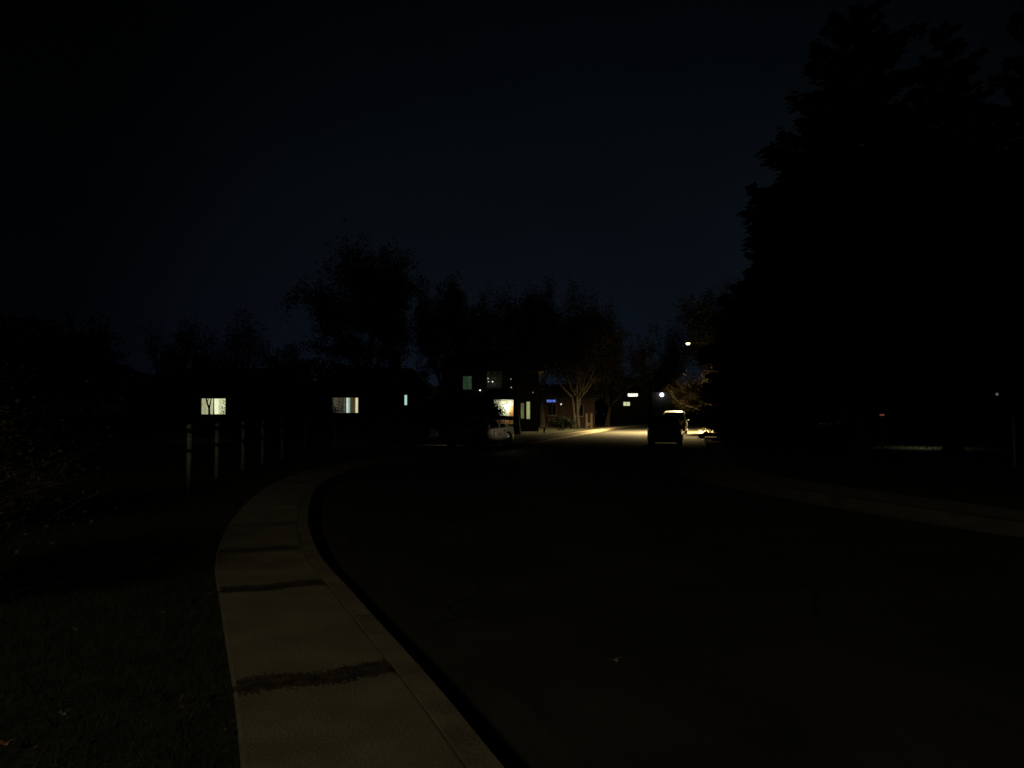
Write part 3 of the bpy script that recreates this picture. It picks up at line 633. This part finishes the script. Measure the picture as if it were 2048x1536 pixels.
wall_lamp((PX(1122, Y4), Y4-.08, PZ(808.5, Y4)), 'tiny white lamp just right of the blue sign', (215, 225, 215), 0, .10, estr=1.2)
# far houses at the end of the street
Y5 = 132
wa = glow('far_window_white', (255, 252, 225), 1.6, .3, 4); wb_ = glow('far_window_yellow', (205, 208, 160), 1, .15, 4)
hE = house('far pale-windowed house closing the end of the street', PX(1225, Y5), PX(1296, Y5), Y5, 8, 5.6, 2.4,
           [(PX(1256, Y5), PX(1276, Y5), PZ(793, Y5), PZ(787, Y5), wa, 3), (PX(1247, Y5), PX(1260, Y5), PZ(811.5, Y5), PZ(804, Y5), wb_, 1)])
hF = house('far dark garage house carrying the round white floodlight', PX(1300, Y5), PX(1372, Y5), Y5-2, 8, 5.4, 2.2,
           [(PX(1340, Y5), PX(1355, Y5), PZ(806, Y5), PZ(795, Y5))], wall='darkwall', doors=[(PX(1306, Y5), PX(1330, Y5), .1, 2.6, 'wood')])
wall_lamp((PX(1323.5, Y5-2), Y5-2.1, PZ(789.5, Y5-2)), 'round white floodlight far down the street', (240, 244, 255), 22, .34, estr=5, col=(.9, .93, 1))
# right house behind the conifers
Y6 = 47
hG = house('dark house hidden behind the right conifers', PX(1690, Y6), PX(2047, Y6), Y6, 9, 3.0, 1.8,
           [(PX(1840, Y6), PX(1880, Y6), PZ(826, Y6), PZ(797, Y6)), (PX(1960, Y6), PX(1990, Y6), PZ(826, Y6), PZ(797, Y6))], doors=[(PX(1905, Y6), PX(1932, Y6), .1, 2.3, 'wood')])

# path light with orange glass + a shaded lamp that lights the strip of grass
pl = empty('path_light', 'dim orange garden light among the right conifers', 'lamp', (PX(1764, 21.5), 21.5, 0))
zt = PZ(830, 21.5)
b = MB(); b.tube([(0, 0, -.05), (0, 0, zt-.08)], .025, 8); b.lathe([(.07, zt+.05), (.09, zt+.04), (.02, zt+.12)], (0, 0, 0), 12); b.build('post', M['plastic'], pl)
b = MB(); b.lathe([(.045, zt-.022), (.06, zt-.012), (.06, zt+.016), (.045, zt+.024)], (0, 0, 0), 12); b.build('glass', glow('orange_glass', (92, 56, 38), 1), pl, smooth=True)
wl = empty('wall_lamp', 'faint grey lamp by the right edge beneath the conifers', 'lamp', (PX(1995, 22), 22, 0))
zt = PZ(789, 22)
b = MB(); b.tube([(0, 0, -.05), (0, 0, zt-.06)], .03, 8); b.lathe([(.05, zt+.05), (.09, zt+.06), (.02, zt+.14)], (0, 0, 0), 12); b.build('post', M['plastic'], wl)
b = MB(); b.lathe([(.02, zt-.03), (.035, zt-.01), (.035, zt+.03), (.02, zt+.045)], (0, 0, 0), 12); b.build('glass', glow('grey_glass', (78, 84, 80), 1), wl, smooth=True)
wl.name = 'garden_lamp'
bl = empty('bollard_light', 'low shaded garden light casting a strip of green lawn at right', 'lamp', (PX(1860, 36), 36.3, 0))
b = MB(); b.tube([(0, 0, -.05), (0, 0, .95)], .03, 10); b.build('post', M['darksteel'], bl)
b = MB(); b.lathe([(.26, 1.0), (.27, 1.01), (.05, 1.1)], (0, .15, 0), 14); b.build('hood', M['plastic'], bl)
l = bpy.data.lights.new('bollard_lamp', 'SPOT'); l.energy = 30; l.color = (.9, 1, .6); l.spot_size = R(158); l.spot_blend = .4; l.shadow_soft_size = .06
lo = bpy.data.objects.new('bollard_lamp', l); C.objects.link(lo); lo.parent = bl; lo.location = (0, .3, .97)
# white post at the right edge
wp = empty('marker_post', 'thin white post standing at the right edge of the photo', 'post', (PX(2027, 23.5), 23.5, 0))
b = MB(); b.tube([(0, 0, -.1), (0, 0, 1.38)], .04, 12); b.lathe([(.055, 1.38), (.055, 1.42), (.02, 1.5)], (0, 0, 0), 12); b.build('post', M['whitep'], wp)
# gate posts by the pale trunks
gp = empty('gate_posts', 'two pale wooden posts joined by a board right of the lit trunks', 'gate', (PX(1178, 88), 88, 0))
for s_ in (-1, 1):
    b = MB(); b.box(s_*.27-.12, s_*.27+.12, -.1, .1, -.1, 1.6); b.box(s_*.27-.15, s_*.27+.15, -.13, .13, 1.6, 1.66); b.build('post', M['wood'], gp)
b = MB(); b.box(-.149, .149, -.04, .04, .25, .6); b.build('board', M['wood'], gp)

# ---------------------------------------------------------------- forked sapling before the bright window
sx = PX(420, 45.5); sp_root = empty('sapling', 'forked bare sapling crossing the bright left window', 'tree', (sx, 45.5, 0))
def lp(px, py): return Vector((PX(px, 45.5)-sx, 0, PZ(py, 45.5)))
b = MB(); b.tube([(0, 0, -.1), lp(419, 850), lp(418.5, 826), lp(418, 815)], [.09, .075, .065, .06], 8)
b.tube([lp(418, 816), lp(414, 806), lp(412, 797), lp(408, 785), lp(405, 770)], [.055, .045, .04, .03, .015], 6)
b.tube([lp(418, 817), lp(420, 808), lp(421.5, 799), lp(425, 785), lp(427, 765)], [.05, .038, .032, .025, .012], 6)
b.tube([lp(414, 806), lp(417, 795), lp(418, 780)], [.025, .02, .01], 5)
b.tube([lp(419, 848), lp(426, 838), lp(428, 826), lp(426.5, 808), lp(427, 795), lp(431, 775)], [.04, .03, .028, .018, .015, .01], 6)
b.build('trunk', M['bark'], sp_root, smooth=True)
g = np.random.default_rng(3); P = []
rnd = random.Random(9); tw = MB()
for k in range(150):
    e = lp(rnd.uniform(396, 446), rnd.uniform(748, 792)); e.y = rnd.gauss(0, .4); q = lp(rnd.uniform(405, 430), 784)
    q = q.lerp(e, .5); tw.tube([q, e], [.007, .003], 3, cap=False); P.append(tuple(e))
tw.build('twigs', M['twig'], sp_root)
P = np.array(P)[g.integers(0, 150, 1600)]+g.normal(0, .08, (1600, 3)); leaves('crown', P, .03, .07, 3, M['leaf'], sp_root, flat=1)

# ---------------------------------------------------------------- post and rail fence on the left
FP = [(380, 16.0), (435, 19.2), (487, 21.9), (526, 24.4), (565, 26.9), (611, 29.6), (670, 32.4)]
fe = empty('rail_fence', 'weathered post and rail fence curving along the left pavement', 'fence', (0, 0, 0))
fpts = [Vector((PX(a, y), y, 0)) for a, y in FP]
for i, p in enumerate(fpts):
    b = MB(); rr = .053; h = 1.38
    b.tube([(p.x, p.y, -.1), (p.x, p.y, h-.14)], rr, 12)
    b.lathe([(rr*.75, h-.14), (rr*.75, h-.09), (rr*1.15, h-.08), (rr*1.2, h-.03), (rr*.8, h), (.01, h+.015)], (p.x, p.y, 0), 12)
    po = b.build('post', M['postw'], fe, smooth=True)
    b = MB(); b.ell((p.x, p.y-rr, 1.06), (.028, .012, .028), 10, 6); b.build('reflector', M['whitep'], po, smooth=True)
    for z in (.84, 1.24): b = MB(); b.lathe([(rr*1.12, z-.04), (rr*1.12, z+.04)], (p.x, p.y, 0), 12); b.build('collar', M['rail'], po)
for i in range(len(fpts)-1):
    for z in (.84, 1.24):
        b = MB(); a, c = fpts[i], fpts[i+1]; b.tube([(a.x, a.y, z), ((a.x+c.x)/2, (a.y+c.y)/2, z-.01), (c.x, c.y, z)], .022, 6); b.build('rail', M['rail'], fe)
a = fpts[-1]; c = fpts[-2].lerp(a, .62); b = MB(); b.tube([(a.x, a.y, .42), (c.x, c.y, .62)], .03, 6); b.build('brace', M['postw'], fe)

# ---------------------------------------------------------------- vehicles
def vehicle(name, label, cat, loc, rz, Lx, Wd, H, kind, body, glass='darkglass', tumble=None):
    """+X is the nose; origin on the ground under the middle"""
    root = empty(name, label, cat, loc, rz); hw = Wd/2; h2 = Lx/2
    wr = .33 if H < 1.6 else .37; ax = (Lx*.30, -Lx*.29)
    if kind == 'sedan':
        belt = .95; prof = [(-h2, .55, .84), (-h2+.05, .35, .99), (-h2+.5, .22, 1.02), (-h2+1.0, .2, 1.0), (0, .19, .95), (h2-1.5, .2, .93), (h2-.9, .2, .87), (h2-.3, .22, .76), (h2-.06, .28, .66), (h2, .42, .58)]
        gh = [(-h2+.75, 1.0), (-h2+1.45, H-.06), (-.35, H), (h2-2.05, H-.05), (h2-1.15, .93)]
    else:
        belt = 1.08; prof = [(-h2, .3, 1.0), (-h2+.04, .22, 1.1), (-h2+.4, .25, 1.13), (-h2+1.2, .24, 1.12), (0, .22, 1.1), (h2-1.3, .24, 1.08), (h2-.8, .24, 1.04), (h2-.25, .26, .95), (h2-.05, .32, .82), (h2, .45, .7)]
        gh = [(-h2+.04, 1.1), (-h2+.22, H-.14), (-h2+.5, H-.02), (-.2, H), (h2-1.9, H-.06), (h2-1.05, 1.07)]
    # lofted lower body
    st = []
    for i in range(len(prof)-1):
        ns = max(2, int((prof[i+1][0]-prof[i][0])/.05))
        for k in range(ns):
            t = k/ns; st.append(tuple(prof[i][j]*(1-t)+prof[i+1][j]*t for j in range(3)))
    st.append(prof[-1])
    def wid(x): e_ = max(0, abs(x)-(h2-.55))/.55; return hw*(1-.16*e_**2)
    rings = []
    for x, zb, zt in st:
        w = wid(x)
        near = min(abs(x-a) for a in ax); zb2 = zb
        if near < wr+.06: zb2 = max(zb, wr+math.sqrt(max(0, (wr+.06)**2-near**2)))
        zb2 = min(zb2, zt-.12)
        half = [(0, zb), (w*.62, zb), (w*.64, zb2 if near < wr+.06 else zb), (w*.93, zb2), (w, zb2+.06), (w*1.0, zb2+(zt-zb2)*.5), (w*.985, zt-.13), (w*.95, zt-.04), (w*.84, zt), (w*.4, zt+.02), (0, zt+.025)]
        rings.append([(x, y, z) for y, z in half]+[(x, -y, z) for y, z in half[-2:0:-1]])
    n = len(rings[0]); mb = MB()
    mb.add([p for r_ in rings for p in r_], [(i*n+k, i*n+(k+1) % n, (i+1)*n+(k+1) % n, (i+1)*n+k) for i in range(len(rings)-1) for k in range(n)]+[tuple(range(n)), tuple((len(rings)-1)*n+k for k in range(n))[::-1]])
    # greenhouse
    gs = []
    for i in range(len(gh)-1):
        for k in range(4):
            t = k/4; gs.append((gh[i][0]*(1-t)+gh[i+1][0]*t, gh[i][1]*(1-t)+gh[i+1][1]*t))
    gs.append(gh[-1])
    wt = hw*(tumble or (.70 if kind == 'sedan' else .80)); wbt = hw*.93
    def sw(z): t = max(0, min(1, (z-belt)/(H-belt))); return wbt+(wt-wbt)*t
    rings = []
    for x, z in gs:
        zl = belt-.08; rr = .13 if kind == 'sedan' else .28; zz = max(z, zl+.05); k = min(1, (zz-zl)/(2*rr))
        rc = rr*k
        half = [(sw(zl)-.01, zl), (sw(zz-rc)-.0, zz-rc)]+[(sw(zz-rc)-rc*(1-math.cos(q)), zz-rc+rc*math.sin(q)) for q in (R(22), R(45), R(68), R(90))]+[(0, zz+.025*k)]
        rings.append([(x, y, zc) for y, zc in half]+[(x, -y, zc) for y, zc in half[-2::-1]])
    n = len(rings[0])
    cuts = [gh[0][0]+.32, -.28*Lx*.35-.05, h2-1.55] if kind == 'sedan' else [gh[0][0]+.3, -.9, .12, h2-1.45]
    def keep(i, k):
        if kind != 'sedan': return True
        xm = (gs[i][0]+gs[i+1][0])/2; side = k in (0, n-2)
        if side: return not any(a_+.04 < xm < b_-.04 for a_, b_ in zip(cuts[:-1], cuts[1:])) and True
        if i < 4 and i > 0 or len(gs)-6 < i < len(gs)-2: return k in (1, 2, n-4, n-3)
        return True
    mb.add([p for r_ in rings for p in r_], [(i*n+k, i*n+k+1, (i+1)*n+k+1, (i+1)*n+k) for i in range(len(rings)-1) for k in range(n-1) if keep(i, k)]+[tuple(range(n)), tuple((len(rings)-1)*n+k for k in range(n))[::-1]])
    bo = mb.build('body', body, root, smooth=True)
    es = bo.modifiers.new('edges', 'EDGE_SPLIT'); es.split_angle = R(42)
    # side glass
    def zroof(x): return float(np.interp(x, [p[0] for p in gh], [p[1] for p in gh]))
    xa, xb = gh[0][0], gh[-1][0]
    for s_ in (-1, 1):
        for a_, b_ in zip(cuts[:-1], cuts[1:]):
            a_, b_ = a_+.04, b_-.04; up = []; 
            m = 6; xs = [a_+(b_-a_)*q/m for q in range(m+1)]; ps = []
            for x_ in xs:
                zt = min(zroof(x_)-.16, H-.2); ps.append((x_, s_*(sw(max(zt, belt+.03))+.006), max(zt, belt+.05)))
            lowp = [(x_, s_*(sw(belt+.02)+.006), belt+.02) for x_ in xs]
            gb = MB(); gb.add(ps+lowp, [(q, q+1, m+2+q, m+1+q) for q in range(m)]); gb.build('side_window', M[glass], root)
        tr = MB(); tr.tube([(xa+.25, s_*(sw(belt)+.012), belt-.005), (xb-.35, s_*(sw(belt)+.012), belt-.01)], .012, 6); tr.build('chrome_trim', M['chrome'], root)
        for a_ in (ax[0]-1.15, ax[1]+.45):
            hb = MB(); hb.ell((a_, s_*(hw+.008), belt-.15), (.11, .05, .04)); hb.build('door_handle', M['chrome'], root, smooth=True)
        sk = MB(); sk.box(ax[1]+wr+.1, ax[0]-wr-.1, min(s_*(hw-.05), s_*(hw+.012)), max(s_*(hw-.05), s_*(hw+.012)), .2, .27); sk.build('sill_trim', M['chrome'] if kind == 'sedan' else M['plastic'], root, bevel=.01)
        for a_ in ((ax[0]-wr-.2, ax[0]-1.1, ax[1]+wr+.75, ax[1]+wr+.15) if kind == 'sedan' else ()):
            hb = MB(); hb.ell((a_, s_*(hw+.004), .66), (.09, .045, .045)); hb.build('glint_stud', M['chrome'], root, smooth=True)  # chrome studs added to throw glints from the sedan's flank
        hb = MB(); hb.ell((ax[0]+wr+.2, s_*(hw*.955), .68), (.08, .05, .05)); hb.build('glint_lens', M['clearlens'], root, smooth=True)  # rounded lens added to catch a glint near the front corner
        mi = MB(); xm = h2-1.5 if kind == 'sedan' else h2-1.35
        mi.lathe([(.001, -.09), (.07, -.07), (.085, 0), (.07, .03)], (xm, s_*(hw+.1), belt+.09), 10, 'x'); mi.tube([(xm, s_*(hw-.07), belt+.02), (xm, s_*(hw+.06), belt+.07)], .02, 6); mi.build('wing_mirror', M['chrome'] if kind == 'sedan' else M['plastic'], root, smooth=True)
    if kind == 'sedan':
        for xs_ in (.25, -.95):
            for s_ in (-1, 1):
                a_ = MB(); a_.box(xs_-.1, xs_, s_*.36-.22, s_*.36+.22, .8, 1.12); a_.box(xs_-.09, xs_-.02, s_*.36-.11, s_*.36+.11, 1.14, 1.28); a_.tube([(xs_-.05, s_*.36, 1.1), (xs_-.05, s_*.36, 1.16)], .02, 6); a_.build('seat', M['plastic'], root, bevel=.02)
    # windscreen, rear window
    def screen(p0, p1, nm, inset=.1):
        (x0, z0), (x1, z1) = p0, p1; dx, dz = x1-x0, z1-z0; ln = math.hypot(dx, dz); nx, nz = dz/ln, -dx/ln
        if nm == 'windscreen': nx, nz = abs(nx), abs(nz)
        else: nx, nz = -abs(nx), abs(nz)
        g_ = MB(); ps = []
        for t in (.12, .5, .86):
            x_, z_ = x0+dx*t, z0+dz*t; w_ = sw(z_)-inset-.03
            for q in range(7):
                yy = -w_+2*w_*q/6; ps.append((x_+nx*.012, yy, z_+nz*.012+.02*(1-(yy/w_)**2)*t))
        g_.add(ps, [(j*7+q, j*7+q+1, (j+1)*7+q+1, (j+1)*7+q) for j in range(2) for q in range(6)]); g_.build(nm, M[glass], root, smooth=True)
    screen(gh[-1], gh[-2], 'windscreen')
    screen(gh[0], gh[1], 'rear_window')
    # ends
    zf = prof[-1][2]; zr = prof[0][2]
    for s_ in (-1, 1):
        a_ = MB(); a_.lathe([(.001, .05), (.07, .04), (.1, 0), (.1, -.06)], (h2-.06, s_*(hw-.32), zf+.02), 12, 'x'); a_.build('headlight', M['clearlens'], root, smooth=True)
        a_ = MB()
        if kind == 'sedan': a_.box(-h2-.006, -h2+.12, min(s_*(hw-.42), s_*(hw-.14)), max(s_*(hw-.42), s_*(hw-.14)), zr-.17, zr-.02)
        else: a_.box(-h2-.006, -h2+.14, min(s_*(hw-.25), s_*(hw-.1)), max(s_*(hw-.25), s_*(hw-.1)), zr-.28, zr+.12)
        a_.build('tail_light', M['redlens'], root, bevel=.02)
    a_ = MB(); a_.box(h2-.1, h2+.05, -hw*.78, hw*.78, .3, .46); a_.build('front_bumper', body if kind != 'sedan' else M['plastic'], root, bevel=.03)
    a_ = MB(); a_.box(-h2-.06, -h2+.1, -hw*.84, hw*.84, .24, .54); a_.build('rear_bumper', M['plastic'], root, bevel=.03)
    a_ = MB()
    for k in range(4): a_.box(h2-.03, h2+.012, -.3, .3, .48+.028*k, .492+.028*k)
    a_.build('grille', M['chrome'], root)
    a_ = MB(); a_.box(-h2-.012, -h2-.002, -.16, .16, .68, .78); a_.build('number_plate', M['plate'], root)
    for x_ in ax:
        for s_ in (-1, 1):
            wh_ = MB(); c_ = (x_, s_*(hw-.13), wr)
            wh_.lathe([(wr*.62, -.1), (wr*.9, -.105), (wr, -.08), (wr, .08), (wr*.9, .105), (wr*.62, .1)], c_, 24, 'y'); w_ = wh_.build('tyre', M['tyre'], root, smooth=True)
            rm = MB(); yo = s_*(hw-.03); rm.lathe([(wr*.6, 0), (wr*.62, .012*s_), (wr*.55, .008*s_)], (x_, yo, wr), 20, 'y')
            for k in range(7):
                q = k*6.283/7; rm.tube([(x_+.04*math.cos(q), yo+.012*s_, wr+.04*math.sin(q)), (x_+wr*.57*math.cos(q), yo+.01*s_, wr+wr*.57*math.sin(q))], .02, 5)
            rm.lathe([(.05, 0), (.05, .02*s_), (.02, .03*s_)], (x_, yo, wr), 10, 'y'); rm.build('rim', M['steel'], w_); rm = MB(); rm.ell((x_, yo+.004*s_, wr), (.15, .075, .15)); rm.build('hub_cap', M['chrome'], w_, smooth=True)
    return root
silver = mat('bumpy_grey_paint', (.012, .012, .010), .35, .08, 3, metal=.0, coat=.4, bump=.2, bscale=7, spec=.3)  # coat bumps break lamp highlights into glints
silver.node_tree.nodes['Principled BSDF'].inputs['Coat Roughness'].default_value = .05
silver.node_tree.links.new(silver.node_tree.nodes['Bump'].outputs[0], silver.node_tree.nodes['Principled BSDF'].inputs['Coat Normal'])
cg = bpy.data.materials.new('clear_glass'); cg.use_nodes = True; t_ = cg.node_tree; t_.nodes.clear()
a_ = t_.nodes.new('ShaderNodeBsdfTransparent'); a_.inputs[0].default_value = (.6, .62, .6, 1); b_ = t_.nodes.new('ShaderNodeBsdfGlossy'); b_.inputs['Roughness'].default_value = .04
c_ = t_.nodes.new('ShaderNodeFresnel'); c_.inputs[0].default_value = 1.5; d_ = t_.nodes.new('ShaderNodeMixShader'); e_ = t_.nodes.new('ShaderNodeOutputMaterial')
t_.links.new(c_.outputs[0], d_.inputs[0]); t_.links.new(a_.outputs[0], d_.inputs[1]); t_.links.new(b_.outputs[0], d_.inputs[2]); t_.links.new(d_.outputs[0], e_.inputs[0])
M['clearglass'] = cg
black = mat('black_paint', (.004, .004, .005), .35, .1, 3, coat=.2, spec=.3)
pale = mat('pale_paint', (.3, .29, .26), .3, .06, 3, coat=.6)
# sedan on the left driveway, nose towards the viewer's left
hd = R(22.5)
vehicle('parked_car', 'dark grey sedan glinting by the left pavement in front of the lit porch', 'car', (-1.52, 36.5, .006), -math.pi/2-hd, 4.75, 1.80, 1.43, 'sedan', silver, 'clearglass')
h_ = hdg(42)
vehicle('parked_car', 'black sport utility parked at the right kerb, seen from behind', 'car', (PX(1336, 42.3)+.28, 44.4, RZ), math.pi/2-h_, 4.5, 1.84, 1.70, 'suv', black, tumble=.68)
h_ = hdg(69)
vehicle('parked_van', 'pale van with lamplit roof parked beyond the black car', 'van', (PX(1350, 69)+.5, 71.4, RZ), math.pi/2-h_, 4.9, 2.2, 2.06, 'suv', pale)

# unseen pole floodlight added on the right verge to throw glints on the sedan
fl = empty('floodlight', 'unseen pole floodlight added behind the huge conifer to light the sedan', 'lamp', (11.7, 37.4, 0))
hz_ = Vector((0, 0, 4.5)); b = MB(); b.tube([(0, .1, -.1), (0, .1, 3), (0, .1, 4.55)], [.06, .05, .04], 10); b.build('pole', M['darksteel'], fl)
dv_ = (Vector((-.6, 37.3, .85))-Vector(fl.location)-hz_).normalized()
b = MB(); b.tube([hz_-dv_*.1, hz_+dv_*.02, hz_+dv_*.1], [.04, .07, .1], 14); b.build('housing', M['darksteel'], fl)
b = MB(); b.tube([hz_+dv_*.101, hz_+dv_*.106], [.085, .085], 14); b.build('glass', glow('glint_flood_glass', (240, 230, 200), 6), fl)
l = bpy.data.lights.new('glint_flood', 'SPOT'); l.energy = 11000; l.color = (1, .84, .5); l.spot_size = R(19); l.spot_blend = .5; l.shadow_soft_size = .07
lo = bpy.data.objects.new('glint_flood', l); C.objects.link(lo); lo.parent = fl; lo.location = hz_+dv_*.15; lo.rotation_euler = dv_.to_track_quat('-Z', 'Y').to_euler(); lo.scale = (1, .24, 1)

# ---------------------------------------------------------------- street lamps
def street_lamp(base, head, label, energy, col, cone=165, soft=.18, blend=.2, tilt=0):
    base = Vector(base); head = Vector(head); root = empty('street_lamp', label, 'street lamp', base); h = head-base
    b = MB(); b.lathe([(.2, 0), (.2, .08), (.13, .14), (.12, .5)], (0, 0, 0), 14); b.tube([(0, 0, .3), (0, 0, h.z*.6), (0, 0, h.z-.3)], [.1, .085, .07], 12); b.build('pole', M['darksteel'], root, smooth=True)
    b = MB(); b.tube([(0, 0, h.z-.6), (h.x*.25, h.y*.25, h.z-.1), (h.x*.6, h.y*.6, h.z+.12), (h.x*.95, h.y*.95, h.z+.1)], [.04, .04, .035, .035], 8); b.build('arm', M['darksteel'], root, smooth=True)
    b = MB(); b.lathe([(.10, .05), (.22, .06), (.2, .12), (.1, .19), (.02, .2)], tuple(h), 16); b.build('lamp_head', M['darksteel'], root, smooth=True)
    b = MB(); b.lathe([(.01, -.14), (.13, -.11), (.2, -.02), (.2, .05)], tuple(h), 16); b.build('lens', glow('lamp_lens', (255, 236, 170), 5), root, smooth=True)
    l = bpy.data.lights.new('street_light', 'SPOT'); l.energy = energy; l.color = col; l.spot_size = R(cone); l.spot_blend = blend; l.shadow_soft_size = soft
    lo = bpy.data.objects.new('street_light', l); C.objects.link(lo); lo.parent = root; lo.location = h-Vector((0, 0, .2)); lo.rotation_euler.x = R(tilt); return root
hp = at(1376, 687, 74)
street_lamp((hp.x+3.4, 74.4, 0), hp, 'lit street lamp with warm yellow head among the right trees', 62000, (1, .74, .32), cone=161, blend=.85, tilt=3)
street_lamp((-9.5, -8.0, 0), (-8.0, -8.0, 7.8), 'street lamp behind the photographer lighting the near pavement', 820, (1, .875, .54), cone=168, soft=.5)
